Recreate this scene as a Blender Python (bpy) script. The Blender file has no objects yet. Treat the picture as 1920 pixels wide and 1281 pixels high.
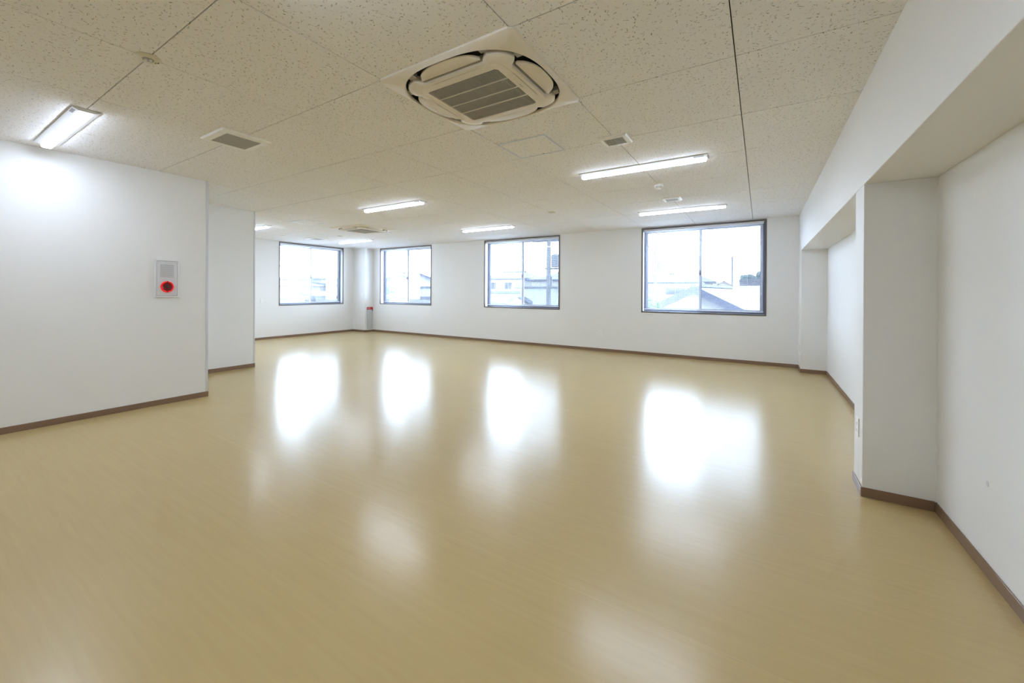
import bpy, bmesh, math, random
from mathutils import Matrix, Vector
random.seed(7)
PI = math.pi
scene = bpy.context.scene
C = scene.collection

# ------------------------------------------------------------------ camera
CAM_Z = 1.2828
F_PX, YAW, PITCH, ROLL, PPX, PPY = 777.35, -0.6025, -0.0022, 0.0050, 892.0, 547.45
cam = bpy.data.cameras.new('camera')
cam.sensor_fit = 'HORIZONTAL'; cam.sensor_width = 36.0
cam.lens = F_PX * 36.0 / 1920.0
cam.shift_x = (960.0 - PPX) / 1920.0
cam.shift_y = (PPY - 640.5) / 1920.0
cam.clip_start = 0.02; cam.clip_end = 600
camo = bpy.data.objects.new('camera', cam); C.objects.link(camo)
fw = Vector((math.sin(YAW) * math.cos(PITCH), math.cos(YAW) * math.cos(PITCH), math.sin(PITCH)))
rt = Vector((math.cos(YAW), -math.sin(YAW), 0.0))
up = rt.cross(fw)
r2 = rt * math.cos(ROLL) + up * math.sin(ROLL)
u2 = up * math.cos(ROLL) - rt * math.sin(ROLL)
m = Matrix.Identity(4)
for i in range(3):
    m[i][0] = r2[i]; m[i][1] = u2[i]; m[i][2] = -fw[i]
m[2][3] = CAM_Z
camo.matrix_world = m
scene.camera = camo

# ------------------------------------------------------------------ sky, exposure
SKY = 10.5
LAMP = 22.5
world = bpy.data.worlds.new('overcast_sky'); scene.world = world
world.use_nodes = True
bg = world.node_tree.nodes['Background']
bg.inputs['Color'].default_value = (0.65, 0.775, 1.0, 1)
bg.inputs['Strength'].default_value = SKY
vs = scene.view_settings
scene.display_settings.display_device = 'sRGB'
vs.view_transform = 'Standard'; vs.look = 'None'; vs.gamma = 1.0; vs.use_curve_mapping = False
vs.exposure = 1.36
cy = scene.cycles
cy.use_denoising = True
cy.max_bounces = 8; cy.diffuse_bounces = 6; cy.glossy_bounces = 3; cy.transparent_max_bounces = 10
cy.use_adaptive_sampling = True; cy.adaptive_threshold = 0.10; cy.adaptive_min_samples = 20
cy.sample_clamp_indirect = 10.0
cy.caustics_reflective = False; cy.caustics_refractive = False

# ------------------------------------------------------------------ measures of the room (metres)
H = 2.588                      # ceiling
XL, YL = -5.489, 2.286         # near partition face and its end
XP, YP = -6.961, 3.612         # second partition face and its end
XW = -10.568                   # wall with window 1
YF = 8.898                     # wall with windows 2-4
XR, XB = 0.532, 0.855          # pillar / beam face, recess back wall
YN, YM = 3.536, 3.813          # near pillar
YQ = 8.440                     # far pillar
ZB = 1.967                     # underside of beam
XC, YC = -10.023, 8.570        # corner column
YS = -4.0                      # wall behind the camera
OX, OY, T = -1.034, 0.878, 0.91
HS = 2.72                      # slab over the ceiling tiles

# ------------------------------------------------------------------ materials
def mat(name, color=(0.8, 0.8, 0.8), rough=0.5, metal=0.0, spec=0.5, noise=None, bump=None, var=None, emit=None):
    """procedural principled material: var=(scale, amount) colour variation, bump=(scale, strength, distance)"""
    ma = bpy.data.materials.new(name); ma.use_nodes = True
    nt = ma.node_tree; b = nt.nodes['Principled BSDF']
    b.inputs['Base Color'].default_value = (*color, 1)
    b.inputs['Roughness'].default_value = rough
    b.inputs['Metallic'].default_value = metal
    b.inputs['Specular IOR Level'].default_value = spec
    tc = nt.nodes.new('ShaderNodeTexCoord')
    sc_, am = var if var else (30.0, 0.04)
    n = nt.nodes.new('ShaderNodeTexNoise'); n.inputs['Scale'].default_value = sc_; n.inputs['Detail'].default_value = 3
    nt.links.new(tc.outputs['Object'], n.inputs['Vector'])
    mx = nt.nodes.new('ShaderNodeMix'); mx.data_type = 'RGBA'
    lo = [c * (1 - am) for c in color]; hi = [min(1, c * (1 + am)) for c in color]
    mx.inputs[6].default_value = (*lo, 1); mx.inputs[7].default_value = (*hi, 1)
    nt.links.new(n.outputs['Fac'], mx.inputs[0])
    nt.links.new(mx.outputs[2], b.inputs['Base Color'])
    if bump:
        n2 = nt.nodes.new('ShaderNodeTexNoise'); n2.inputs['Scale'].default_value = bump[0]; n2.inputs['Detail'].default_value = 2
        nt.links.new(tc.outputs['Object'], n2.inputs['Vector'])
        bp = nt.nodes.new('ShaderNodeBump'); bp.inputs['Strength'].default_value = bump[1]; bp.inputs['Distance'].default_value = bump[2]
        nt.links.new(n2.outputs['Fac'], bp.inputs['Height']); nt.links.new(bp.outputs['Normal'], b.inputs['Normal'])
    if emit:
        b.inputs['Emission Color'].default_value = (*emit[0], 1); b.inputs['Emission Strength'].default_value = emit[1]
    return ma

def mat_glass(name, tint=(0.94, 0.97, 0.97)):
    ma = bpy.data.materials.new(name); ma.use_nodes = True; nt = ma.node_tree; nt.nodes.clear()
    out = nt.nodes.new('ShaderNodeOutputMaterial'); tr = nt.nodes.new('ShaderNodeBsdfTransparent'); gl = nt.nodes.new('ShaderNodeBsdfGlossy')
    fr = nt.nodes.new('ShaderNodeFresnel'); fr.inputs['IOR'].default_value = 1.45; mx = nt.nodes.new('ShaderNodeMixShader')
    tr.inputs['Color'].default_value = (*tint, 1); gl.inputs['Roughness'].default_value = 0.02
    ge = nt.nodes.new('ShaderNodeNewGeometry'); ior = nt.nodes.new('ShaderNodeMapRange')      # a thin pane: same Fresnel on both faces
    ior.inputs['To Min'].default_value = 1.45; ior.inputs['To Max'].default_value = 1 / 1.45
    nt.links.new(ge.outputs['Backfacing'], ior.inputs['Value']); nt.links.new(ior.outputs[0], fr.inputs['IOR'])
    nt.links.new(fr.outputs[0], mx.inputs[0]); nt.links.new(tr.outputs[0], mx.inputs[1]); nt.links.new(gl.outputs[0], mx.inputs[2])
    nt.links.new(mx.outputs[0], out.inputs[0]); return ma

def mat_mesh(name, cover=0.3):
    ma = bpy.data.materials.new(name); ma.use_nodes = True; nt = ma.node_tree; nt.nodes.clear()
    out = nt.nodes.new('ShaderNodeOutputMaterial'); tr = nt.nodes.new('ShaderNodeBsdfTransparent'); df = nt.nodes.new('ShaderNodeBsdfDiffuse')
    df.inputs['Color'].default_value = (0.10, 0.11, 0.13, 1); mx = nt.nodes.new('ShaderNodeMixShader'); mx.inputs[0].default_value = cover
    nt.links.new(tr.outputs[0], mx.inputs[1]); nt.links.new(df.outputs[0], mx.inputs[2]); nt.links.new(mx.outputs[0], out.inputs[0]); return ma

def mat_emit(name, color, strength):
    ma = bpy.data.materials.new(name); ma.use_nodes = True; nt = ma.node_tree; nt.nodes.clear()
    out = nt.nodes.new('ShaderNodeOutputMaterial'); e = nt.nodes.new('ShaderNodeEmission')
    e.inputs['Color'].default_value = (*color, 1); e.inputs['Strength'].default_value = strength
    nt.links.new(e.outputs[0], out.inputs[0]); return ma

def mat_wall(name, color):
    """woven white wallpaper: fine vertical thread relief"""
    ma = mat(name, color, 0.62, var=(3.0, 0.012)); nt = ma.node_tree; b = nt.nodes['Principled BSDF']
    b.inputs['Specular IOR Level'].default_value = 0.25
    tc = nt.nodes.new('ShaderNodeTexCoord'); mp = nt.nodes.new('ShaderNodeMapping'); mp.inputs['Scale'].default_value = (260, 260, 60)
    n = nt.nodes.new('ShaderNodeTexNoise'); n.inputs['Scale'].default_value = 1.0; n.inputs['Detail'].default_value = 2
    bp = nt.nodes.new('ShaderNodeBump'); bp.inputs['Strength'].default_value = 0.12; bp.inputs['Distance'].default_value = 0.001
    nt.links.new(tc.outputs['Object'], mp.inputs[0]); nt.links.new(mp.outputs[0], n.inputs['Vector'])
    nt.links.new(n.outputs['Fac'], bp.inputs['Height']); nt.links.new(bp.outputs[0], b.inputs['Normal'])
    return ma

def mat_ceiling_tile():
    """white gypsum board with short irregular pits"""
    ma = bpy.data.materials.new('pitted_ceiling_board'); ma.use_nodes = True; nt = ma.node_tree; b = nt.nodes['Principled BSDF']
    N = nt.nodes.new; L = nt.links.new
    b.inputs['Roughness'].default_value = 0.85; b.inputs['Specular IOR Level'].default_value = 0.15
    tc = N('ShaderNodeTexCoord'); oi = N('ShaderNodeObjectInfo')
    off = N('ShaderNodeVectorMath'); off.operation = 'SCALE'; off.inputs[0].default_value = (37.1, 53.7, 0)
    L(oi.outputs['Random'], off.inputs['Scale'])
    add = N('ShaderNodeVectorMath'); add.operation = 'ADD'; L(tc.outputs['Object'], add.inputs[0]); L(off.outputs[0], add.inputs[1])
    flat = N('ShaderNodeVectorMath'); flat.operation = 'MULTIPLY'; flat.inputs[1].default_value = (1, 1, 0); L(add.outputs[0], flat.inputs[0])
    # wiggle
    wn = N('ShaderNodeTexNoise'); wn.inputs['Scale'].default_value = 55; wn.inputs['Detail'].default_value = 1; L(flat.outputs[0], wn.inputs['Vector'])
    ws = N('ShaderNodeVectorMath'); ws.operation = 'MULTIPLY_ADD'; ws.inputs[1].default_value = (0.016, 0.016, 0); L(wn.outputs['Color'], ws.inputs[0]); L(flat.outputs[0], ws.inputs[2])
    facs = []
    for scale, seed in ((26.0, 0.0), (37.0, 11.3)):
        sh = N('ShaderNodeVectorMath'); sh.operation = 'ADD'; sh.inputs[1].default_value = (seed, seed * 0.7, 0); L(ws.outputs[0], sh.inputs[0])
        v = N('ShaderNodeTexVoronoi'); v.voronoi_dimensions = '2D'; v.feature = 'F1'; v.inputs['Scale'].default_value = scale; v.inputs['Randomness'].default_value = 1.0
        L(sh.outputs[0], v.inputs['Vector'])
        d = N('ShaderNodeVectorMath'); d.operation = 'SUBTRACT'; L(sh.outputs[0], d.inputs[0])
        L(v.outputs['Position'], d.inputs[1])
        col = N('ShaderNodeSeparateColor'); L(v.outputs['Color'], col.inputs[0])
        an = N('ShaderNodeMath'); an.operation = 'MULTIPLY'; an.inputs[1].default_value = 6.283; L(col.outputs[0], an.inputs[0])
        ro = N('ShaderNodeVectorRotate'); ro.rotation_type = 'Z_AXIS'; L(d.outputs[0], ro.inputs['Vector']); L(an.outputs[0], ro.inputs['Angle'])
        xyz = N('ShaderNodeSeparateXYZ'); L(ro.outputs[0], xyz.inputs[0])
        ln = N('ShaderNodeMath'); ln.operation = 'MULTIPLY_ADD'; ln.inputs[1].default_value = 0.008; ln.inputs[2].default_value = 0.0024; L(col.outputs[1], ln.inputs[0])
        ax = N('ShaderNodeMath'); ax.operation = 'DIVIDE'; L(xyz.outputs[0], ax.inputs[0]); L(ln.outputs[0], ax.inputs[1])
        ay = N('ShaderNodeMath'); ay.operation = 'DIVIDE'; ay.inputs[1].default_value = 0.0021; L(xyz.outputs[1], ay.inputs[0])
        a2 = N('ShaderNodeMath'); a2.operation = 'MULTIPLY'; L(ax.outputs[0], a2.inputs[0]); L(ax.outputs[0], a2.inputs[1])
        b2 = N('ShaderNodeMath'); b2.operation = 'MULTIPLY_ADD'; L(ay.outputs[0], b2.inputs[0]); L(ay.outputs[0], b2.inputs[1]); L(a2.outputs[0], b2.inputs[2])
        mr = N('ShaderNodeMapRange'); mr.inputs['From Min'].default_value = 0.45; mr.inputs['From Max'].default_value = 1.25
        mr.inputs['To Min'].default_value = 1; mr.inputs['To Max'].default_value = 0; L(b2.outputs[0], mr.inputs['Value'])
        gt = N('ShaderNodeMapRange'); gt.inputs['From Min'].default_value = 0.25; gt.inputs['From Max'].default_value = 0.75; L(col.outputs[2], gt.inputs['Value'])
        mu = N('ShaderNodeMath'); mu.operation = 'MULTIPLY'; L(mr.outputs[0], mu.inputs[0]); L(gt.outputs[0], mu.inputs[1])
        facs.append(mu)
    mxm = N('ShaderNodeMath'); mxm.operation = 'MAXIMUM'; L(facs[0].outputs[0], mxm.inputs[0]); L(facs[1].outputs[0], mxm.inputs[1])
    mix = N('ShaderNodeMix'); mix.data_type = 'RGBA'
    mix.inputs[6].default_value = (0.875, 0.865, 0.865, 1); mix.inputs[7].default_value = (0.40, 0.375, 0.33, 1)
    L(mxm.outputs[0], mix.inputs[0]); L(mix.outputs[2], b.inputs['Base Color'])
    bp = N('ShaderNodeBump'); bp.invert = True; bp.inputs['Strength'].default_value = 0.5; bp.inputs['Distance'].default_value = 0.002
    L(mxm.outputs[0], bp.inputs['Height']); L(bp.outputs[0], b.inputs['Normal'])
    return ma

def mat_floor():
    """waxed beige vinyl sheet with fine grain running along x"""
    ma = bpy.data.materials.new('waxed_vinyl_sheet'); ma.use_nodes = True; nt = ma.node_tree; b = nt.nodes['Principled BSDF']
    N = nt.nodes.new; L = nt.links.new
    tc = N('ShaderNodeTexCoord')
    m1 = N('ShaderNodeMapping'); m1.inputs['Scale'].default_value = (2.2, 42, 1); L(tc.outputs['Object'], m1.inputs[0])
    n1 = N('ShaderNodeTexNoise'); n1.inputs['Scale'].default_value = 1; n1.inputs['Detail'].default_value = 5; n1.inputs['Roughness'].default_value = 0.6; L(m1.outputs[0], n1.inputs['Vector'])
    n0 = N('ShaderNodeTexNoise'); n0.inputs['Scale'].default_value = 0.9; n0.inputs['Detail'].default_value = 3; L(tc.outputs['Object'], n0.inputs['Vector'])
    rp = N('ShaderNodeValToRGB'); e = rp.color_ramp.elements
    e[0].position = 0.30; e[0].color = (*FLOOR_A, 1); e[1].position = 0.70; e[1].color = (*FLOOR_B, 1)
    L(n1.outputs['Fac'], rp.inputs[0]); L(rp.outputs[0], b.inputs['Base Color'])
    mr = N('ShaderNodeMapRange'); mr.inputs['To Min'].default_value = 0.19; mr.inputs['To Max'].default_value = 0.26; L(n0.outputs['Fac'], mr.inputs['Value']); L(mr.outputs[0], b.inputs['Roughness'])
    b.inputs['Specular IOR Level'].default_value = 0.5; b.inputs['IOR'].default_value = 1.55
    m2 = N('ShaderNodeMapping'); m2.inputs['Scale'].default_value = (14, 34, 1); L(tc.outputs['Object'], m2.inputs[0])
    n2 = N('ShaderNodeTexNoise'); n2.inputs['Scale'].default_value = 1; n2.inputs['Detail'].default_value = 2; L(m2.outputs[0], n2.inputs['Vector'])
    bp = N('ShaderNodeBump'); bp.inputs['Strength'].default_value = 0.10; bp.inputs['Distance'].default_value = 0.0025
    L(n2.outputs['Fac'], bp.inputs['Height']); L(bp.outputs[0], b.inputs['Normal'])
    return ma

FLOOR_A = (0.545, 0.405, 0.180)
FLOOR_B = (0.575, 0.432, 0.198)
M = {}
M['wall'] = mat_wall('white_wallpaper', (0.84, 0.835, 0.82))
M['tile'] = mat_ceiling_tile()
M['slab'] = mat('plenum_grey', (0.30, 0.29, 0.27), 0.9)
M['floor'] = mat_floor()
M['screed'] = mat('screed', (0.35, 0.32, 0.27), 0.9)
M['weld'] = mat('vinyl_weld', (0.60, 0.465, 0.235), 0.25)
M['base'] = mat('brown_vinyl_baseboard', (0.235, 0.145, 0.088), 0.38, var=(60, 0.06))
M['trim'] = mat('pale_corner_trim', (0.66, 0.68, 0.70), 0.35)
M['casing'] = mat('brown_grey_casing', (0.135, 0.115, 0.103), 0.42)
M['alu'] = mat('silver_sash', (0.50, 0.51, 0.56), 0.35, metal=0.25)
M['alu_shade'] = mat('jamb_shade_frame', (0.11, 0.115, 0.15), 0.42)  # jamb shade put into the frame colour; lock and screen frame share it
M['gasket'] = mat('black_gasket', (0.02, 0.02, 0.025), 0.6)
M['glass'] = mat_glass('window_glass')
M['screen'] = mat_mesh('insect_mesh', 0.36)
M['blind'] = mat('silver_white_blind_slat', (0.50, 0.51, 0.54), 0.4)
M['rail'] = mat('white_blind_rail', (0.78, 0.79, 0.83), 0.35)
M['plastic'] = mat('white_plastic', (0.87, 0.86, 0.83), 0.4)
M['ivory'] = mat('ivory_ac_plastic', (0.78, 0.715, 0.60), 0.42)
M['ac_dark'] = mat('black_duct', (0.012, 0.012, 0.012), 0.7)
M['ac_grey'] = mat('grey_duct_cover', (0.36, 0.35, 0.33), 0.5)
M['grille'] = mat('grille_slat', (0.46, 0.42, 0.35), 0.5)
M['grille_bar'] = mat('grille_bar', (0.66, 0.63, 0.56), 0.5)
M['vent_slat'] = mat('vent_slat', (0.50, 0.48, 0.43), 0.5)
M['vent_dark'] = mat('vent_dark', (0.05, 0.046, 0.04), 0.8)
M['lamp_base'] = mat('white_steel_lamp_base', (0.66, 0.66, 0.65), 0.35)
M['lamp'] = mat_emit('lit_led_bar', (0.71, 0.815, 1.0), LAMP)
M['lamp_side'] = mat_emit('lit_led_bar_flank', (0.71, 0.815, 1.0), LAMP * 0.17)
M['grey_mark'] = mat('grey_print', (0.25, 0.25, 0.25), 0.6)
M['hatch'] = mat('hatch_alu', (0.60, 0.64, 0.72), 0.35, metal=0.3)
M['emer'] = mat('olive_ivory_plate', (0.66, 0.62, 0.46), 0.35)
M['lens'] = mat('clear_lens', (0.92, 0.92, 0.88), 0.08, spec=0.9)
M['black'] = mat('black_plastic', (0.015, 0.015, 0.015), 0.35)
M['alarm'] = mat('pale_grey_steel', (0.70, 0.70, 0.72), 0.4)
M['alarm_frame'] = mat('pale_grey_frame', (0.78, 0.78, 0.78), 0.4)
M['hole'] = mat('dark_hole', (0.16, 0.155, 0.16), 0.7)
M['red'] = mat('red_lit_ring', (0.62, 0.008, 0.010), 0.25, emit=((1.0, 0.006, 0.008), 0.16))
M['darkred'] = mat('dark_red_lens', (0.14, 0.002, 0.004), 0.2)
M['redplate'] = mat('red_sign', (0.55, 0.008, 0.012), 0.35)
M['white'] = mat('white_print', (0.9, 0.88, 0.86), 0.5)
M['box'] = mat('grey_steel_box', (0.58, 0.60, 0.61), 0.45)
M['roof'] = mat('slate_roof', (0.030, 0.037, 0.051), 0.6, var=(4, 0.15))
M['roof2'] = mat('pale_blue_roof', (0.048, 0.054, 0.064), 0.6, var=(4, 0.08))
M['roof3'] = mat('faded_red_roof', (0.070, 0.047, 0.045), 0.7, var=(4, 0.1))
M['fascia'] = mat('blue_grey_fascia', (0.021, 0.025, 0.047), 0.6)
M['hwall'] = mat('pale_house_wall', (0.230, 0.227, 0.224), 0.8)
M['shedwall'] = mat('pale_lavender_wall', (0.038, 0.037, 0.044), 0.8)
M['hwall2'] = mat('cream_house_wall', (0.191, 0.183, 0.172), 0.8)
M['hwin'] = mat('house_window_glass', (0.029, 0.032, 0.044), 0.1)
M['hframe'] = mat('house_window_frame', (0.102, 0.105, 0.117), 0.4)
M['concrete'] = mat('concrete_pole', (0.064, 0.067, 0.073), 0.8)
M['steel'] = mat('galvanised_steel', (0.047, 0.050, 0.058), 0.5)
M['leaf'] = mat('hedge_green', (0.025, 0.048, 0.019), 0.8, var=(6, 0.3))
M['leaf2'] = mat('tree_bluegreen', (0.023, 0.037, 0.035), 0.8, var=(2, 0.3))
M['bark'] = mat('bark', (0.10, 0.08, 0.06), 0.9)
M['ground'] = mat('pale_ground', (0.60, 0.60, 0.58), 0.9, var=(0.3, 0.2))
M['ext'] = mat('exterior_render', (0.55, 0.54, 0.52), 0.8)

# ------------------------------------------------------------------ mesh helpers
class MB:
    def __init__(s): s.v = []; s.f = []
    def poly(s, pts, faces):
        o = len(s.v); s.v += [tuple(p) for p in pts]; s.f += [tuple(i + o for i in f) for f in faces]; return s
    def box(s, x0, x1, y0, y1, z0, z1):
        return s.poly([(x0,y0,z0),(x1,y0,z0),(x1,y1,z0),(x0,y1,z0),(x0,y0,z1),(x1,y0,z1),(x1,y1,z1),(x0,y1,z1)],
                      [(0,3,2,1),(4,5,6,7),(0,1,5,4),(1,2,6,5),(2,3,7,6),(3,0,4,7)])
    def prism(s, outline, axis, a, b):
        """outline: ccw list of 2D points, extruded along axis from a to b"""
        n = len(outline)
        def P(q, t): return {'x': (t, q[0], q[1]), 'y': (q[0], t, q[1]), 'z': (q[0], q[1], t)}[axis]
        return s.poly([P(q, a) for q in outline] + [P(q, b) for q in outline],
                      [tuple(range(n))[::-1], tuple(range(n, 2 * n))] + [(i, (i + 1) % n, n + (i + 1) % n, n + i) for i in range(n)])
    def loft(s, rings, cap0=True, cap1=True):
        n = len(rings[0]); o = len(s.v)
        for r in rings: s.v += [tuple(p) for p in r]
        for k in range(len(rings) - 1):
            for i in range(n):
                j = (i + 1) % n
                s.f.append((o + k*n + i, o + k*n + j, o + (k+1)*n + j, o + (k+1)*n + i))
        if cap0: s.f.append(tuple(o + i for i in range(n))[::-1])
        if cap1: s.f.append(tuple(o + (len(rings) - 1) * n + i for i in range(n)))
        return s
    def lathe(s, prof, n=24, c=(0, 0, 0), axis='z'):
        rings = []
        for r, h in prof:
            ring = []
            for i in range(n):
                a = 2 * PI * i / n; p, q = r * math.cos(a), r * math.sin(a)
                ring.append({'z': (c[0]+p, c[1]+q, c[2]+h), 'x': (c[0]+h, c[1]+p, c[2]+q), 'y': (c[0]+p, c[1]+h, c[2]+q)}[axis])
            rings.append(ring)
        return s.loft(rings)
    def tube(s, a, b, r0, r1=None, n=8):
        r1 = r0 if r1 is None else r1
        a, b = Vector(a), Vector(b); d = (b - a).normalized()
        u = d.orthogonal().normalized(); w = d.cross(u)
        return s.loft([[a + (u * math.cos(2*PI*i/n) + w * math.sin(2*PI*i/n)) * r0 for i in range(n)],
                       [b + (u * math.cos(2*PI*i/n) + w * math.sin(2*PI*i/n)) * r1 for i in range(n)]])
    def build(s, name, ma, parent=None, bevel=0.0, seg=1, smooth=False, **tags):
        me = bpy.data.meshes.new(name); me.from_pydata(s.v, [], s.f)
        bm = bmesh.new(); bm.from_mesh(me)
        bmesh.ops.recalc_face_normals(bm, faces=bm.faces)
        if bevel:
            ed = [e for e in bm.edges if len(e.link_faces) == 2 and e.calc_face_angle(0) > 0.6]
            bmesh.ops.bevel(bm, geom=ed, offset=bevel, segments=seg, profile=0.5, affect='EDGES', clamp_overlap=True)
        if smooth:
            for f in bm.faces: f.smooth = True
            for e in bm.edges:
                if len(e.link_faces) == 2 and e.calc_face_angle(0) > 0.7: e.smooth = False
        bm.to_mesh(me); bm.free()
        me.materials.append(M[ma] if isinstance(ma, str) else ma)
        o = bpy.data.objects.new(name, me); C.objects.link(o)
        if parent: o.parent = parent
        for k, v in tags.items(): o[k] = v
        return o

def tag(o, label, cat, group=None, kind=None):
    o['label'] = label; o['category'] = cat
    if group: o['group'] = group
    if kind: o['kind'] = kind
    return o
def thing(name, label, cat, loc=(0, 0, 0), rz=0.0, group=None, kind=None):
    o = bpy.data.objects.new(name, None); o.empty_display_size = 0.05; C.objects.link(o)
    o.location = loc; o.rotation_euler = (0, 0, rz)
    return tag(o, label, cat, group, kind)
def copy_tree(o, parent=None):
    c = o.copy(); C.objects.link(c); c.parent = parent
    for ch in list(o.children): copy_tree(ch, c)
    return c
def dup(o, loc, label, rz=None):
    c = copy_tree(o); c.location = loc; c['label'] = label
    if rz is not None: c.rotation_euler = (0, 0, rz)
    return c

# ------------------------------------------------------------------ the room: walls
def wall_with_holes(u0, u1, z0, z1, holes, put):
    us = sorted({u0, u1, *[h[0] for h in holes], *[h[1] for h in holes]})
    zs = sorted({z0, z1, *[h[2] for h in holes], *[h[3] for h in holes]})
    for a, b in zip(us, us[1:]):
        for c, d in zip(zs, zs[1:]):
            if not any(h[0] <= a and b <= h[1] and h[2] <= c and d <= h[3] for h in holes): put(a, b, c, d)
WZ0, WZ1 = 0.865, 2.575
W4 = (-2.012, 0.080); W3 = (-5.856, -3.788); W2 = (-9.716, -7.638); W1 = (6.122, 8.187)
TH = 0.20
mb = MB(); wall_with_holes(XW - TH, XB + TH, 0, HS, [(*W4, WZ0, WZ1), (*W3, WZ0, WZ1), (*W2, WZ0, WZ1)], lambda a, b, c, d: mb.box(a, b, YF, YF + TH, c, d))
bm_ = mb.build('wall_north', 'wall'); tag(bm_, 'long white papered wall with three wide windows', 'wall', kind='structure')
mb = MB(); wall_with_holes(YP, YF, 0, HS, [(*W1, WZ0, WZ1)], lambda a, b, c, d: mb.box(XW - TH, XW, a, b, c, d))
tag(mb.build('wall_west', 'wall'), 'white papered end wall holding one window beside corner column', 'wall', kind='structure')
tag(MB().box(XB, XB + TH, YS, YF, 0, HS).build('wall_east', 'wall'), 'white recessed wall set back behind the pillars and beam', 'wall', kind='structure')
tag(MB().box(XL, XB, YS - TH, YS, 0, HS).build('wall_south', 'wall'), 'plain white wall closing the room behind the viewer', 'wall', kind='structure')
tag(MB().box(XL - 0.12, XL, YS, YL, 0, HS).box(XP, XL - 0.12, YL - 0.12, YL, 0, HS).build('wall_partition', 'wall'),
    'white partition wall carrying the red fire alarm panel', 'wall', kind='structure')
tag(MB().box(XP - 0.12, XP, YL - 0.12, YP, 0, HS).box(XW - TH, XP - 0.12, YP - 0.12, YP, 0, HS).build('wall_partition_inner', 'wall'),
    'narrow white partition stepping back behind the alarm partition', 'wall', kind='structure')
tag(MB().box(XR, XB, YN, YM, 0, ZB).build('pillar_1', 'wall', bevel=0.003, seg=2), 'slim white wall pillar between the two recesses', 'pillar', kind='structure')
tag(MB().box(XR, XB, YQ, YF, 0, ZB).build('pillar_2', 'wall', bevel=0.003, seg=2), 'white corner pillar beside the largest window', 'pillar', kind='structure')
tag(MB().box(XR, XB, YS, YF, ZB, HS).build('beam', 'wall', bevel=0.003, seg=2), 'deep white boxed beam running above the wall recesses', 'beam', kind='structure')
tag(MB().box(XW, XC, YC, YF, 0, HS).build('column', 'wall', bevel=0.003, seg=2), 'white square column in the far corner of the room', 'column', kind='structure')
# corner trims
tag(MB().box(XL - 0.002, XL + 0.003, YL - 0.022, YL + 0.003, 0.06, H).box(XL - 0.03, XL, YL, YL + 0.003, 0.06, H).build('trim_1', 'trim'),
    'pale metal edge strip on end of alarm partition', 'trim', kind='structure')
tag(MB().box(XP - 0.002, XP + 0.003, YP - 0.022, YP + 0.003, 0.06, H).box(XP - 0.03, XP, YP, YP + 0.003, 0.06, H).build('trim_2', 'trim'),
    'pale metal edge strip on end of inner partition', 'trim', kind='structure')
# thin white bead in the recess corner
tag(MB().box(XB - 0.004, XB, YN - 0.004, YN, 0.06, ZB).build('trim_3', 'wall'), 'thin white caulked bead in the near recess corner', 'trim', kind='structure')

# baseboards (60 mm brown vinyl), one run for each wall
BH, BT = 0.060, 0.007
def bboard(name, label, boxes):
    mb = MB()
    for (x0, x1, y0, y1) in boxes: mb.box(x0, x1, y0, y1, 0, BH)
    tag(mb.build(name, 'base', bevel=0.002, seg=1), label, 'baseboard', kind='structure')
bboard('baseboard_north', 'brown baseboard under the three-window wall', [(XC, XR, YF - BT, YF)])
bboard('baseboard_west', 'brown baseboard under the end wall window', [(XW, XW + BT, YP, YC)])
bboard('baseboard_partition', 'brown baseboard along the alarm partition', [(XL, XL + BT, YS, YL + BT), (XP + BT, XL, YL, YL + BT)])
bboard('baseboard_partition_inner', 'brown baseboard along the narrow inner partition', [(XP, XP + BT, YL + BT, YP + BT), (XW + BT, XP, YP, YP + BT)])
bboard('baseboard_column', 'brown baseboard around the far corner column', [(XW + BT, XC + BT, YC - BT, YC), (XC, XC + BT, YC, YF - BT)])
bboard('baseboard_pillar', 'brown baseboard wrapping the slim wall pillar', [(XR - BT, XR, YN - BT, YM + BT), (XR, XB - BT, YN - BT, YN), (XR, XB - BT, YM, YM + BT)])
bboard('baseboard_corner_pillar', 'brown baseboard wrapping the corner pillar by largest window', [(XR - BT, XR, YQ - BT, YF - BT), (XR, XB - BT, YQ - BT, YQ)])
bboard('baseboard_east', 'brown baseboard along the recessed wall', [(XB - BT, XB, YS, YN - BT), (XB - BT, XB, YM + BT, YQ - BT)])
bboard('baseboard_south', 'brown baseboard along the wall behind the viewer', [(XL + BT, XB - BT, YS, YS + BT)])

# ------------------------------------------------------------------ floor: base slab and welded vinyl sheets
FY = 1.71
floor = tag(MB().box(XW - TH, XB + TH, YS - TH, YF + TH, -0.25, -0.003).build('floor', 'screed'), 'glossy beige vinyl sheet floor', 'floor', kind='structure')
def clip_rects(x0, x1, y0, y1, xmax):
    """part of a rectangle that lies inside the stepped room outline"""
    out = []
    for a, b, c, d in ((XL, xmax, YS, YL), (XP, xmax, YL, YP), (XW, xmax, YP, YF)):
        q = (max(x0, a), min(x1, b), max(y0, c), min(y1, d))
        if q[1] - q[0] > 0.004 and q[3] - q[2] > 0.004: out.append(q)
    res = []
    for q in out:                       # join strips of equal width
        if res and abs(res[-1][0] - q[0]) < 1e-6 and abs(res[-1][1] - q[1]) < 1e-6 and abs(res[-1][3] - q[2]) < 1e-6:
            res[-1] = (*res[-1][:3], q[3])
        else: res.append(q)
    return res
SW = 1.785
k = -3
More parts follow.
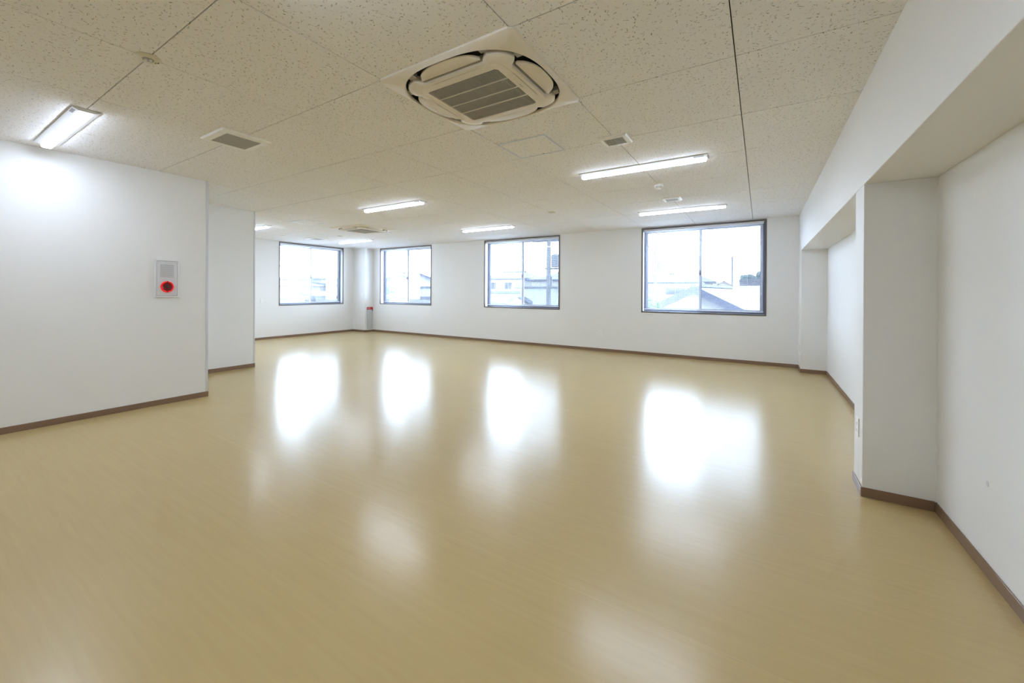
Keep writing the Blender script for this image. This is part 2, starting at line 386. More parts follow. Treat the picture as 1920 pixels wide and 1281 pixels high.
while FY + k * SW < YF:
    y0, y1 = FY + k * SW, FY + (k + 1) * SW
    mb = MB()
    for q in clip_rects(XW, XB, max(y0, YS) + 0.001, min(y1, YF) - 0.001, XB): mb.box(q[0], q[1], q[2], q[3], -0.003, 0)
    if mb.v: mb.build('vinyl_sheet', 'floor', floor)
    if YS < y0 < YF:
        mb = MB()
        for q in clip_rects(XW, XB, y0 - 0.0018, y0 + 0.0018 + 0.004, XB): mb.box(q[0], q[1], y0 - 0.0018, y0 + 0.0018, -0.003, 0.0002)
        mb.build('weld_line', 'weld', floor)
    k += 1

# ------------------------------------------------------------------ ceiling: slab above, boards below
ceil = tag(MB().box(XW - TH, XB + TH, YS - TH, YF + TH, HS, HS + 0.2).build('ceiling', 'slab'), 'white pitted board ceiling in square panels', 'ceiling', kind='structure')
G = 0.0026
AC1 = (OX - T / 2, OY + 1.5 * T); AC2 = (OX - 6.5 * T, OY + 5.5 * T)
shared = {}
for i in range(-12, 3):
    for j in range(-6, 10):
        x0, y0 = OX + i * T, OY + j * T
        cx, cyy = x0 + T / 2, y0 + T / 2
        if any(abs(cx - a[0]) < 0.1 and abs(cyy - a[1]) < 0.1 for a in (AC1, AC2)): continue
        rs = clip_rects(x0 + G, x0 + T - G, y0 + G, y0 + T - G, XR)
        if not rs: continue
        key = tuple(tuple(round(v, 4) for v in (q[0] - cx, q[1] - cx, q[2] - cyy, q[3] - cyy)) for q in rs)
        if key in shared:
            o = bpy.data.objects.new('board', shared[key]); C.objects.link(o); o.parent = ceil
        else:
            mb = MB()
            for q in key: mb.box(*q, 0, 0.012)
            o = mb.build('board', 'tile', ceil, bevel=0.0012 if len(key) == 1 else 0)
            shared[key] = o.data
        o.location = (cx, cyy, H)

# ------------------------------------------------------------------ windows and blinds
def make_window(name, label, w, loc, rz):
    """local x along the wall, y outwards, z up from the sill"""
    h = WZ1 - WZ0
    t = thing(name, label, 'window', loc, rz, kind='structure')
    c = 0.026
    def frame(mb, x0, x1, z0, z1, y0, y1, a):
        mb.box(x0, x1, y0, y1, z0, z0 + a); mb.box(x0, x1, y0, y1, z1 - a, z1)
        mb.box(x0, x0 + a, y0, y1, z0 + a, z1 - a); mb.box(x1 - a, x1, y0, y1, z0 + a, z1 - a); return mb
    frame(MB(), 0, w, 0, h, -0.010, 0.012, c).build('casing', 'casing', t, bevel=0.002)
    frame(MB(), 0, w, 0, h, 0.012, 0.125, c - 0.002).build('skylit_white_reveal', 'rail', t)  # white colour stands in for skylight on the brown casing reveal
    frame(MB(), c - 0.002, w - c + 0.002, c - 0.002, h - c + 0.002, 0.125, 0.195, 0.026).build('outer_frame', 'alu_shade', t)  # dark colour stands in for the shaded jambs
    i0, i1, z0, z1 = c + 0.024, w - c - 0.024, c + 0.024, h - c - 0.024
    mid = (i0 + i1) / 2; st = 0.040
    for nm, a, b, y in (('sash', mid - st / 2, i1, 0.128), ('sash', i0, mid + st / 2, 0.158)):
        s = frame(MB(), a, b, z0, z1, y, y + 0.028, st).build(nm, 'alu', t, bevel=0.002)
        MB().box(a + st - 0.004, b - st + 0.004, y + 0.011, y + 0.017, z0 + st - 0.004, z1 - st + 0.004).build('pane', 'glass', s)
        g = MB(); frame(g, a + st - 0.001, b - st + 0.001, z0 + st - 0.001, z1 - st + 0.001, y + 0.006, y + 0.022, 0.006); g.build('gasket', 'gasket', s)
    # crescent lock on the meeting stile
    lk = MB().box(mid - 0.013, mid + 0.013, 0.114, 0.128, h * 0.46 - 0.04, h * 0.46 + 0.04)
    lk.lathe([(0.016, 0.0), (0.016, 0.010)], 14, (mid, 0.104, h * 0.46), 'y'); lk.box(mid - 0.005, mid + 0.005, 0.096, 0.108, h * 0.46, h * 0.46 + 0.05)
    lk.build('crescent_lock', 'alu_shade', t, bevel=0.002)
    sc_ = frame(MB(), mid - 0.02, i1, z0, z1, 0.188, 0.200, 0.018).build('insect_screen', 'alu_shade', t)
    MB().box(mid - 0.003, i1 - 0.017, 0.1935, 0.1945, z0 + 0.017, z1 - 0.017).build('mesh', 'screen', sc_)
    return t

def make_blind(label, w, loc, rz, cord=True):
    h = WZ1 - WZ0; c = 0.026
    t = thing('venetian_blind', label, 'blind', loc, rz, 'venetian blinds in the four windows')
    x0, x1 = c + 0.012, w - c - 0.012; top = h - c - 0.002; yc = 0.052
    hr = MB().box(x0, x1, yc - 0.0275, yc + 0.0275, top - 0.042, top).build('headrail', 'rail', t, bevel=0.003)
    for xb in (x0 - 0.008, x1): MB().box(xb, xb + 0.008, yc - 0.026, yc + 0.026, top - 0.040, top).build('bracket', 'gasket', hr)
    p = 0.0212; n = int((top - 0.06 - c - 0.035) / p)
    sl = MB(); th = 0.0004; hw = 0.0125
    for i in range(n):
        z = top - 0.062 - i * p
        o = len(sl.v)
        prof = [(-hw, 0.0), (-hw * 0.4, 0.0008), (hw * 0.4, 0.0008), (hw, 0.0)]
        for x in (x0 + 0.004, x1 - 0.004):
            sl.v += [(x, yc + a, z + b) for a, b in prof] + [(x, yc + a, z + b - th) for a, b in prof]
        for q in range(3):
            sl.f += [(o+q, o+q+1, o+8+q+1, o+8+q), (o+4+q, o+12+q, o+12+q+1, o+4+q+1)]
        sl.f += [(o, o+8, o+12, o+4), (o+3, o+7, o+15, o+11)]
    zb = top - 0.062 - n * p
    so = sl.build('slats', 'blind', t); so['kind'] = 'stuff'
    MB().box(x0 + 0.004, x1 - 0.004, yc - 0.012, yc + 0.012, zb - 0.012, zb + 0.002).build('bottom_rail', 'rail', t, bevel=0.003)
    for f in (0.12, 0.5, 0.88):
        x = x0 + (x1 - x0) * f
        MB().tube((x, yc - 0.0132, zb), (x, yc - 0.0132, top - 0.042), 0.0006, n=4).tube((x, yc + 0.0132, zb), (x, yc + 0.0132, top - 0.042), 0.0006, n=4).build('ladder_cord', 'rail', t)
    if cord:
        xa = x1 - 0.035
        pc = MB(); pts = [(xa, 0.018, top - 0.042), (xa + 0.004, 0.018, top - 0.7), (xa + 0.012, 0.019, top - 1.10), (xa + 0.006, 0.019, top - 1.22), (xa - 0.004, 0.018, top - 1.26)]
        for a, b in zip(pts, pts[1:]): pc.tube(a, b, 0.0016, n=6)
        pcord = pc.build('pull_cord', 'rail', t)
        MB().lathe([(0.002, 0.0), (0.006, -0.012), (0.007, -0.05), (0.003, -0.06)], 10, (xa - 0.004, 0.018, top - 1.26)).build('cord_tassel', 'rail', pcord, smooth=True)
    return t
wins = [('window_1', (XW, W1[0], WZ0), PI / 2, W1, 'brown cased sliding window in the end wall', 'white slatted blind in the end wall window'),
        ('window_2', (W2[0], YF, WZ0), 0, W2, 'brown cased sliding window nearest the corner column', 'white slatted blind in the window nearest the corner column'),
        ('window_3', (W3[0], YF, WZ0), 0, W3, 'brown cased sliding window in the middle of the long wall', 'white slatted blind in the middle window of the long wall'),
        ('window_4', (W4[0], YF, WZ0), 0, W4, 'brown cased sliding window appearing largest, beside the corner pillar', 'white slatted blind with hanging pull cord in the largest-looking window')]
for nm, loc, rz, w, lb, lb2 in wins:
    make_window(nm, lb, w[1] - w[0], loc, rz)
    make_blind(lb2, w[1] - w[0], loc, rz, nm != 'window_2')

# ------------------------------------------------------------------ ceiling lamps
def make_lamp(label, loc):
    t = thing('ceiling_lamp', label, 'ceiling lamp', loc, 0, 'slim LED ceiling lamps')
    Lh = 0.627
    tr = [[(-Lh, -0.080, 0), (Lh, -0.080, 0), (Lh, 0.080, 0), (-Lh, 0.080, 0)],
          [(-Lh, -0.080, -0.008), (Lh, -0.080, -0.008), (Lh, 0.080, -0.008), (-Lh, 0.080, -0.008)],
          [(-Lh + 0.006, -0.040, -0.022), (Lh - 0.006, -0.040, -0.022), (Lh - 0.006, 0.040, -0.022), (-Lh + 0.006, 0.040, -0.022)]]
    MB().loft(tr).build('base', 'lamp_base', t, bevel=0.0015)
    prof = [(-0.036, -0.018), (-0.036, -0.034), (-0.031, -0.042), (-0.019, -0.047), (0.019, -0.047), (0.031, -0.042), (0.036, -0.034), (0.036, -0.018)]
    bar = MB().prism(prof, 'x', -Lh + 0.020, Lh - 0.020).build('light_bar', 'lamp', t)
    bar.data.materials.append(M['lamp_side'])            # the diffuser is dimmer on its upright flanks
    for pf in bar.data.polygons:
        if pf.normal.z > -0.45: pf.material_index = 1
    MB().poly([(Lh - 0.12, -0.0735, -0.0107), (Lh - 0.03, -0.0735, -0.0107), (Lh - 0.03, -0.0535, -0.0177), (Lh - 0.12, -0.0535, -0.0177)], [(0, 1, 2, 3)]).build('rating_label', 'grey_mark', t)
    return t
LX = (-1.047, -4.660, -8.80); LY = (0.878, 4.518, 7.190)
lamps = {(1, 0): 'lit slim ceiling lamp above the alarm partition',
         (0, 1): 'long lit ceiling lamp next to the small vent by the air conditioner',
         (0, 2): 'lit ceiling lamp just above the largest window',
         (1, 1): 'lit ceiling lamp in mid ceiling before the distant air conditioner',
         (1, 2): 'lit ceiling lamp just before the middle window of the long wall',
         (2, 2): 'lit ceiling lamp by the corner column',
         (2, 1): 'lit ceiling lamp half hidden by the inner partition edge',
         (0, 0): 'lit ceiling lamp overhead of the viewer beside the near air conditioner'}
for (i, j), lb in lamps.items(): make_lamp(lb, (LX[i], LY[j], H))
make_lamp('added unseen ceiling lamp behind the viewer along the beam side', (LX[0], -2.3, H))  # extra lamp out of view, added to light the near part of the room
make_lamp('added unseen ceiling lamp behind the viewer along the partition side', (LX[1], -2.3, H))  # likewise added out of view, brightens the near partition side

# ------------------------------------------------------------------ ceiling cassette air conditioners
def sq(a, n, t):
    c, s = math.cos(t), math.sin(t)
    r = a / (abs(c) ** n + abs(s) ** n) ** (1 / n)
    return r * c, r * s
def make_ac(label, loc, rz):
    t = thing('air_conditioner', label, 'air conditioner', loc, rz, 'four-way ceiling cassette air conditioners')
    N = 128
    ang = [2 * PI * (i + 0.5) / N for i in range(N)]
    def outer(a, z): return [(*sq(a, 60, q), z) for q in ang]
    def hole(a, z): return [(*sq(a, 2.75, q), z) for q in ang]
    MB().loft([outer(0.475, 0.0), outer(0.475, -0.010), outer(0.466, -0.018), hole(0.458, -0.030), hole(0.452, -0.024), hole(0.452, 0.02)], False, False).build('outer_panel', 'ivory', t, smooth=True)
    MB().loft([hole(0.452, 0.012), hole(0.30, 0.012), hole(0.30, 0.011)], False, True).loft([hole(0.4515, -0.012), hole(0.4515, 0.02)], False, False).build('duct', 'ac_dark', t)
    MB().box(-0.42, 0.42, -0.42, 0.42, 0.022, 0.12).build('casing_body', 'ac_grey', t)
    def centre(a, z, dip=1.0):
        out = []
        for q in ang:
            x, y = sq(a, 5.5, q)
            big, sm = max(abs(x), abs(y)), min(abs(x), abs(y))
            w = max(0.0, min(1.0, (0.262 - sm) / 0.055)); w = w * w * (3 - 2 * w)
            nb = big - dip * 0.050 * w
            if abs(x) >= abs(y): x = math.copysign(nb, x)
            else: y = math.copysign(nb, y)
            out.append((x, y, z))
        return out
    MB().loft([centre(0.378, 0.008), centre(0.386, -0.020), centre(0.384, -0.034), centre(0.370, -0.044), centre(0.335, -0.050, 0.0), centre(0.312, -0.051, 0.0)], False, False).build('centre_panel', 'ivory', t, smooth=True)
    def rs(a, z): return [(*sq(a, 9, q), z) for q in ang]
    MB().loft([rs(0.3125, -0.050), rs(0.3125, -0.048), rs(0.309, -0.048), rs(0.309, -0.051)], False, False).build('seam', 'grille', t)
    MB().loft([rs(0.309, -0.049), rs(0.308, -0.052), rs(0.300, -0.053), [(*sq(0.256, 60, q), -0.053) for q in ang], [(*sq(0.256, 60, q), -0.040) for q in ang]], False, False).build('grille_frame', 'ivory', t, smooth=True)
    MB().box(-0.26, 0.26, -0.26, 0.26, -0.030, -0.026).build('grille_back', 'ac_dark', t)
    gs = MB(); n = 50
    for i in range(n):
        x = -0.25 + 0.5 * (i + 0.5) / n
        gs.box(x - 0.0019, x + 0.0019, -0.256, 0.256, -0.0515, -0.040)
    g = gs.build('grille_slats', 'grille', t); g['kind'] = 'stuff'
    for y in (-0.131, -0.008, 0.115):
        MB().box(-0.256, 0.256, y - 0.005, y + 0.005, -0.0535, -0.038).build('grille_bar', 'grille_bar', t)
    # four curved flaps
    ts = [-0.212 + 0.424 * i / 20 for i in range(21)]
    fo = [0.354 + 0.090 * max(0.0, 1 - abs(q / 0.214) ** 2.6) ** 0.62 for q in ts]
    fl = MB(); ring = []
    up_, lo = [], []
    for q, o_ in zip(ts, fo): up_.append((q, 0.354, -0.022)); lo.append((q, 0.354, -0.037))
    v = [];
    for q, o_ in zip(ts, fo):
        b_ = (o_ - 0.354) / 0.098
        v += [(q, 0.354, -0.024), (q, 0.354, -0.036), (q, 0.354 + (o_ - 0.354) * 0.6, -0.036 + 0.001 * b_), (q, o_, -0.027), (q, o_, -0.020)]
    n5 = 5; f = []
    for i in range(20):
        for kx in range(n5):
            a, b2 = i * n5 + kx, i * n5 + (kx + 1) % n5
            f.append((a, b2, b2 + n5, a + n5))
    f += [tuple(range(n5))[::-1], tuple(range(20 * n5, 21 * n5))]
    first = None
    for kx in range(4):
        if first is None:
            o = MB().poly(v, f).build('flap', 'ivory', t, smooth=True); first = o
        else:
            o = bpy.data.objects.new('flap', first.data); C.objects.link(o); o.parent = t
        o.rotation_euler = (0, 0, kx * PI / 2)
    pc = [(0.232, 0.376, -0.018), (0.284, 0.376, -0.018), (0.284, 0.400, -0.016), (0.232, 0.418, -0.016),
          (0.232, 0.376, 0.010), (0.284, 0.376, 0.010), (0.284, 0.400, 0.010), (0.232, 0.418, 0.010)]
    for sx in (-1, 1):
        first = None
        for kx in range(4):
            if first is None:
                o = first = MB().poly([(sx * p[0], p[1], p[2]) for p in pc], [(0,3,2,1),(4,5,6,7),(0,1,5,4),(1,2,6,5),(2,3,7,6),(3,0,4,7)]).build('flap_hinge_cover', 'ac_grey', t)
            else:
                o = bpy.data.objects.new('flap_hinge_cover', first.data); C.objects.link(o); o.parent = t
            o.rotation_euler = (0, 0, kx * PI / 2)
    # small maker's mark
    cu = bpy.data.curves.new('mark', 'FONT'); cu.body = 'DAIKIN'; cu.size = 0.0125; cu.align_x = 'CENTER'; cu.align_y = 'CENTER'
    tmp = bpy.data.objects.new('mark', cu); C.objects.link(tmp)
    dg = bpy.context.evaluated_depsgraph_get(); me = bpy.data.meshes.new_from_object(tmp.evaluated_get(dg)); bpy.data.objects.remove(tmp)
    me.materials.clear(); me.materials.append(M['grey_mark'])
    o = bpy.data.objects.new('maker_mark', me); C.objects.link(o); o.parent = t
    o.location = (0.281, -0.010, -0.0534); o.rotation_euler = (PI, 0, -PI / 2)
    return t
make_ac('large ivory cassette air conditioner with square grille overhead', (AC1[0], AC1[1], H), 0)
make_ac('distant ivory cassette air conditioner before the corner column', (AC2[0], AC2[1], H), 0)

# ------------------------------------------------------------------ vents
def make_vent(label, loc, size, gsize, n, group):
    t = thing('ceiling_vent', label, 'vent', loc, 0, group)
    a, g = size / 2, gsize / 2
    def r(q, z): return [(-q, -q, z), (q, -q, z), (q, q, z), (-q, q, z)]
    MB().loft([r(a, 0), r(a, -0.006), r(a - 0.008, -0.016), r(g, -0.020), r(g, -0.004)], False, False).build('frame', 'plastic', t)
    MB().box(-g, g, -g, g, -0.005, -0.003).build('back', 'vent_dark', t)
    first = None
    for i in range(n):
        x = -g + 2 * g * (i + 0.5) / n; w = 2 * g / n * 0.27
        if first is None:
            o = MB().poly([(-w, -g, -0.020), (w*0.6, -g, -0.020), (w*1.4, -g, -0.006), (-w*0.2, -g, -0.006), (-w, g, -0.020), (w*0.6, g, -0.020), (w*1.4, g, -0.006), (-w*0.2, g, -0.006)],
                          [(0,1,2,3),(4,7,6,5),(0,4,5,1),(1,5,6,2),(2,6,7,3),(3,7,4,0)]).build('slat', 'vent_slat', t); first = o
        else:
            o = bpy.data.objects.new('slat', first.data); C.objects.link(o); o.parent = t
        o.location = (x, 0, 0)
    return t
make_vent('larger square ceiling vent with dark grille near the alarm partition', (OX - 3*T, OY + T, H), 0.405, 0.285, 18, 'large square ceiling vents')
make_vent('distant square ceiling vent above the end wall window', (OX - 9*T, OY + 6*T, H), 0.405, 0.285, 18, 'large square ceiling vents')
make_vent('small square ceiling vent between air conditioner and long lamp', (OX, OY + 3*T, H), 0.230, 0.160, 11, 'small square ceiling vents')
make_vent('small square ceiling vent close before the lamp of the largest window', (OX, OY + 6*T, H), 0.230, 0.160, 11, 'small square ceiling vents')

# ------------------------------------------------------------------ access hatches
def make_hatch(label, loc):
    t = thing('access_hatch', label, 'access hatch', loc, 0, 'ceiling access hatches')
    a = 0.2275
    mb = MB()
    for (x0, x1, y0, y1) in ((-a, a, -a, -a + 0.012), (-a, a, a - 0.012, a), (-a, -a + 0.012, -a + 0.012, a - 0.012), (a - 0.012, a, -a + 0.012, a - 0.012)):
        mb.box(x0, x1, y0, y1, -0.005, 0.0)
    mb.build('frame', 'hatch', t)
    MB().box(-a + 0.015, a - 0.015, -a + 0.015, a - 0.015, -0.004, 0.0).build('panel', 'tile', t)
    MB().lathe([(0.006, -0.004), (0.006, -0.006)], 12, (0.02, a - 0.024, 0)).build('key_latch', 'steel', t)
    return t
make_hatch('square ceiling access hatch with silver frame beside the large air conditioner', (OX - T + 0.2275, OY + 3*T - 0.2275, H))
make_hatch('faint square ceiling access hatch over the inner partition end', (OX - 7*T + 0.2275, OY + 4*T + 0.2275, H))

# ------------------------------------------------------------------ round emergency downlights
def make_emer(label, loc, rz):
    t = thing('emergency_light', label, 'emergency light', loc, rz, 'round emergency ceiling lights')
    MB().lathe([(0.062, 0.0), (0.062, -0.002), (0.055, -0.007), (0.028, -0.010), (0.026, -0.008)], 36).build('plate', 'emer', t, smooth=True)
    MB().lathe([(0.026, -0.008), (0.025, -0.0105)], 28).build('reflector', 'ac_grey', t)
    for s in (-1, 1):
        MB().lathe([(0.008, -0.010), (0.008, -0.014), (0.005, -0.017)], 14, (s * 0.011, 0, 0)).build('bulb', 'lens', t, smooth=True)
    for s in (0, 1):
        MB().lathe([(0.0035, -0.008), (0.0035, -0.0105)], 10, (0.040 - 0.014 * s, 0.026 + 0.004 * s, 0)).build('test_button', 'black', t)
    return t
make_emer('round ivory emergency light over the alarm partition aisle', (OX - 2*T, OY, H), 1.0)
make_emer('tiny round emergency light in mid ceiling facing the largest window', (OX - 2*T, OY + 6*T, H), 0)
make_emer('tiny round emergency light by the distant air conditioner', (OX - 8*T, OY + 6*T, H), 0)

# ------------------------------------------------------------------ smoke detectors
def make_smoke(label, loc):
    t = thing('smoke_detector', label, 'smoke detector', loc, 0, 'white smoke detectors')
    MB().lathe([(0.052, 0.0), (0.052, -0.020), (0.048, -0.026)], 32).build('base', 'plastic', t, smooth=True)
    MB().lathe([(0.040, -0.026), (0.040, -0.036)], 32).build('chamber', 'grille', t)
    MB().lathe([(0.043, -0.036), (0.044, -0.042), (0.036, -0.047)], 32).build('cap', 'plastic', t, smooth=True)
    for i in range(8):
        a = 2 * PI * i / 8
        MB().box(-0.003, 0.003, 0.036, 0.044, -0.037, -0.025).build('fin', 'plastic', t).rotation_euler = (0, 0, a)
    return t
make_smoke('small white smoke detector between the two lamps of the beam side', (OX, OY + 5*T, H))
make_smoke('small white smoke detector over the end wall window', (OX - 9*T, OY + 5*T, H))

# ------------------------------------------------------------------ fire alarm panel on the near partition
t = thing('fire_alarm_panel', 'pale grey fire alarm panel with red ring lamp and speaker holes', 'alarm panel', (XL, 1.863, 1.405), 0)
w, h = 0.114, 0.210
mb = MB(); e = 0.016
for (y0, y1, z0, z1) in ((-w, w, -h, -h + e), (-w, w, h - e, h), (-w, -w + e, -h + e, h - e), (w - e, w, -h + e, h - e)): mb.box(0, 0.022, y0, y1, z0, z1)
mb.build('frame', 'alarm_frame', t, bevel=0.002)
MB().box(0, 0.014, -w + e, w - e, -h + e, h - e).build('back_box', 'hole', t)
MB().box(0.012, 0.0215, -w + e + 0.0025, w - e - 0.0025, -h + e + 0.003, h - e - 0.003).build('front_door', 'alarm', t, bevel=0.001)
sp = MB(); nz, ny = 11, 12
for a in range(ny):
    for b in range(nz):
        y = -0.060 + 0.120 * a / (ny - 1); z = 0.018 + 0.132 * b / (nz - 1)
        sp.lathe([(0.0034, 0.0212), (0.0034, 0.0222)], 6, (0, y, z), 'x')
s = sp.build('speaker_holes', 'hole', t); s['kind'] = 'stuff'
cz = -0.093
ring = []; prof = [(0.046, 0.0215), (0.063, 0.0215), (0.062, 0.032), (0.058, 0.038), (0.052, 0.038), (0.047, 0.032)]
mb = MB(); N = 40
rings = []
for i in range(N):
    a = 2 * PI * i / N
    rings.append([(x, r * math.sin(a), cz + r * math.cos(a)) for r, x in prof])
rings.append(rings[0]); mb.loft(rings, False, False)
mb.build('ring_lamp', 'red', t, smooth=True, label='glowing red ring')
MB().lathe([(0.048, 0.028), (0.046, 0.032), (0.026, 0.025), (0.013, 0.0245)], 32, (0, 0, cz), 'x').build('dish', 'darkred', t, smooth=True)
MB().lathe([(0.013, 0.0245), (0.012, 0.029), (0.006, 0.031)], 20, (0, 0, cz), 'x').build('push_button', 'black', t, smooth=True)
for s in (-1, 1):
    MB().box(0.028, 0.0395, -0.005, 0.005, cz + s * 0.055 - 0.009, cz + s * 0.055 + 0.009).build('ring_clip', 'darkred', t, bevel=0.001)

# ------------------------------------------------------------------ outlets and switches
def make_outlet(name, label, cat, loc, rz, kind='outlet'):
    """local -y faces the room"""
    t = thing(name, label, cat, loc, rz, 'white wall outlets')
    MB().box(-0.035, 0.035, -0.007, 0, -0.060, 0.060).build('plate', 'plastic', t, bevel=0.0025, seg=2)
    if kind == 'outlet':
        for z in (-0.022, 0.022):
            s = MB().box(-0.015, 0.015, -0.0085, -0.006, z - 0.013, z + 0.013).build('socket', 'plastic', t, bevel=0.001)
            MB().box(-0.008, -0.0062, -0.0088, -0.007, z - 0.006, z + 0.006).box(0.0062, 0.008, -0.0088, -0.007, z - 0.005, z + 0.005).build('slot', 'black', s)
    else:
        MB().box(-0.022, 0.022, -0.011, -0.006, -0.045, 0.045).build('rocker', 'plastic', t, bevel=0.002)
    return t
make_outlet('wall_outlet', 'white wall outlet between corner window and middle window', 'outlet', (-6.706, YF, 0.375), 0)
make_outlet('wall_outlet', 'white wall outlet between middle window and largest window', 'outlet', (-2.846, YF, 0.375), 0)
make_outlet('wall_outlet', 'white wall outlet low on the face of the corner column', 'outlet', (-10.375, YC, 0.375), 0)
make_outlet('wall_switch', 'white switch plate on the end wall next to inner partition edge', 'switch', (XW, 5.652, 0.992), PI / 2, 'switch')
make_outlet('wall_outlet', 'white wall outlet low on the slim pillar edge', 'outlet', (XR, 3.668, 0.405), -PI / 2)
make_outlet('wall_outlet', 'white wall outlet low on the corner pillar edge', 'outlet', (XR, 8.62, 0.375), -PI / 2)
t = thing('wall_plug', 'small round grey cap on the near recessed wall', 'wall cap', (XB, 2.875, 0.416), 0)
MB().lathe([(0.013, 0.0), (0.012, -0.002), (0.006, -0.003)], 20, (0, 0, 0), 'x').build('cap', 'alarm', t, smooth=True)

# ------------------------------------------------------------------ fire extinguisher cabinet in the column
t = thing('extinguisher_cabinet', 'grey wall cabinet with red sign strip on the corner column', 'cabinet', (XC, 8.757, 0.0), 0)
MB().box(0, 0.006, -0.122, 0.122, 0.085, 0.768).build('frame', 'box', t, bevel=0.001)
MB().box(0.004, 0.010, -0.116, 0.110, 0.098, 0.685).build('door', 'box', t, bevel=0.001)
sg = MB().box(0.004, 0.013, -0.120, 0.120, 0.690, 0.768).build('sign', 'redplate', t, bevel=0.001, label='red sign strip with white characters')
cu = bpy.data.curves.new('sign_text', 'FONT'); cu.body = '\u6d88\u706b\u5668'; cu.size = 0.042; cu.align_x = 'CENTER'; cu.align_y = 'CENTER'
tmp = bpy.data.objects.new('sign_text', cu); C.objects.link(tmp)
dg = bpy.context.evaluated_depsgraph_get(); me = bpy.data.meshes.new_from_object(tmp.evaluated_get(dg)); bpy.data.objects.remove(tmp)
me.materials.clear(); me.materials.append(M['white'])
o = bpy.data.objects.new('sign_lettering', me); C.objects.link(o); o.parent = sg; o.location = (0.0135, -0.05, 0.729); o.rotation_euler = (PI / 2, 0, PI / 2)
MB().box(0.010, 0.026, 0.082, 0.106, 0.648, 0.686).build('latch', 'black', t, bevel=0.002)

# ------------------------------------------------------------------ outside: ground, neighbouring houses, poles, trees
GZ = -3.8
tag(MB().box(-160, 60, YF + TH, 220, GZ - 0.2, GZ).box(-160, XW - TH, -60, YF + TH, GZ - 0.2, GZ).build('ground', 'ground'), 'pale ground of the neighbourhood outside the windows', 'ground', kind='structure')
tag(MB().box(XW - TH, XB + TH, YS - TH, YF + TH, GZ, -0.25).build('wall_storey_below', 'ext'), 'storey of the building below the room', 'wall', kind='structure')

def add_windows(t, spec):
    """spec: list of (axis, pos, u0, u1, z0, z1) ; axis 'y' = wall facing -y at y=pos, 'x' = wall facing +x"""
    for ax, p, u0, u1, z0, z1 in spec:
        if ax == 'y':
            f = MB().box(u0, u1, p - 0.06, p + 0.02, z0, z1).build('window', 'hframe', t)
            MB().box(u0 + 0.06, (u0 + u1) / 2 - 0.03, p - 0.08, p - 0.05, z0 + 0.06, z1 - 0.06).build('pane', 'hwin', f)
            MB().box((u0 + u1) / 2 + 0.03, u1 - 0.06, p - 0.08, p - 0.05, z0 + 0.06, z1 - 0.06).build('pane', 'hwin', f)
        else:
            f = MB().box(p - 0.02, p + 0.06, u0, u1, z0, z1).build('window', 'hframe', t)
            MB().box(p + 0.05, p + 0.08, u0 + 0.06, (u0 + u1) / 2 - 0.03, z0 + 0.06, z1 - 0.06).build('pane', 'hwin', f)
            MB().box(p + 0.05, p + 0.08, (u0 + u1) / 2 + 0.03, u1 - 0.06, z0 + 0.06, z1 - 0.06).build('pane', 'hwin', f)

def gable_house(label, x, y, hw, depth, ridge, eave, roof='roof', wall='hwall', over=0.5, rz=0.0, wins=(), fascia=True, name='house'):
    """gable end faces local -y at the origin; ridge runs along +y; origin on the ground"""
    t = thing(name, label, 'house', (x, y, GZ), rz, 'houses outside the windows')
    R, E = ridge - GZ, eave - GZ
    sl = (R - E) / hw
    MB().prism([(-hw, 0), (hw, 0), (hw, E), (0, R - 0.02), (-hw, E)], 'y', 0, depth).build('wall', wall, t)
    th = 0.18; oh = over
    for s in (-1, 1):
        pts = [(0, R + th), (s * (hw + oh), E - sl * oh + th), (s * (hw + oh), E - sl * oh), (0, R)]
        MB().prism(pts, 'y', -oh, depth + oh).build('roof_slope', roof, t)
        if fascia:
            MB().prism([(0, R + th + 0.02), (s * (hw + oh + 0.02), E - sl * oh + th + 0.02), (s * (hw + oh + 0.02), E - sl * oh - 0.12), (0, R - 0.14)], 'y', -oh - 0.05, -oh).build('bargeboard', 'fascia', t)
    MB().box(-0.12, 0.12, -oh - 0.06, depth + oh, R + th - 0.03, R + th + 0.10).build('ridge_cap', roof, t)
    add_windows(t, wins)
    return t
def hip_house(label, x, y, hx, hy, ridge, eave, rl, roof='roof', wall='hwall', over=0.6, rz=0.0, wins=(), name='house'):
    t = thing(name, label, 'house', (x, y, GZ), rz, 'houses outside the windows')
    R, E = ridge - GZ, eave - GZ
    MB().box(-hx, hx, -hy, hy, 0, E).build('wall', wall, t)
    a, b = hx + over, hy + over
    MB().poly([(-a, -b, E), (a, -b, E), (a, b, E), (-a, b, E), (-a, -b, E - 0.22), (a, -b, E - 0.22), (a, b, E - 0.22), (-a, b, E - 0.22), (-rl, 0, R), (rl, 0, R)],
              [(0, 1, 9, 8), (1, 2, 9), (2, 3, 8, 9), (3, 0, 8), (0, 4, 5, 1), (1, 5, 6, 2), (2, 6, 7, 3), (3, 7, 4, 0), (4, 7, 6, 5)]).build('roof', roof, t)
    MB().box(-a - 0.06, a + 0.06, -b - 0.10, -b, E - 0.16, E - 0.04).build('gutter', 'fascia', t)
    MB().box(-rl - 0.1, rl + 0.1, -0.12, 0.12, R - 0.06, R + 0.14).build('ridge_cap', roof, t)
    add_windows(t, wins)
    return t
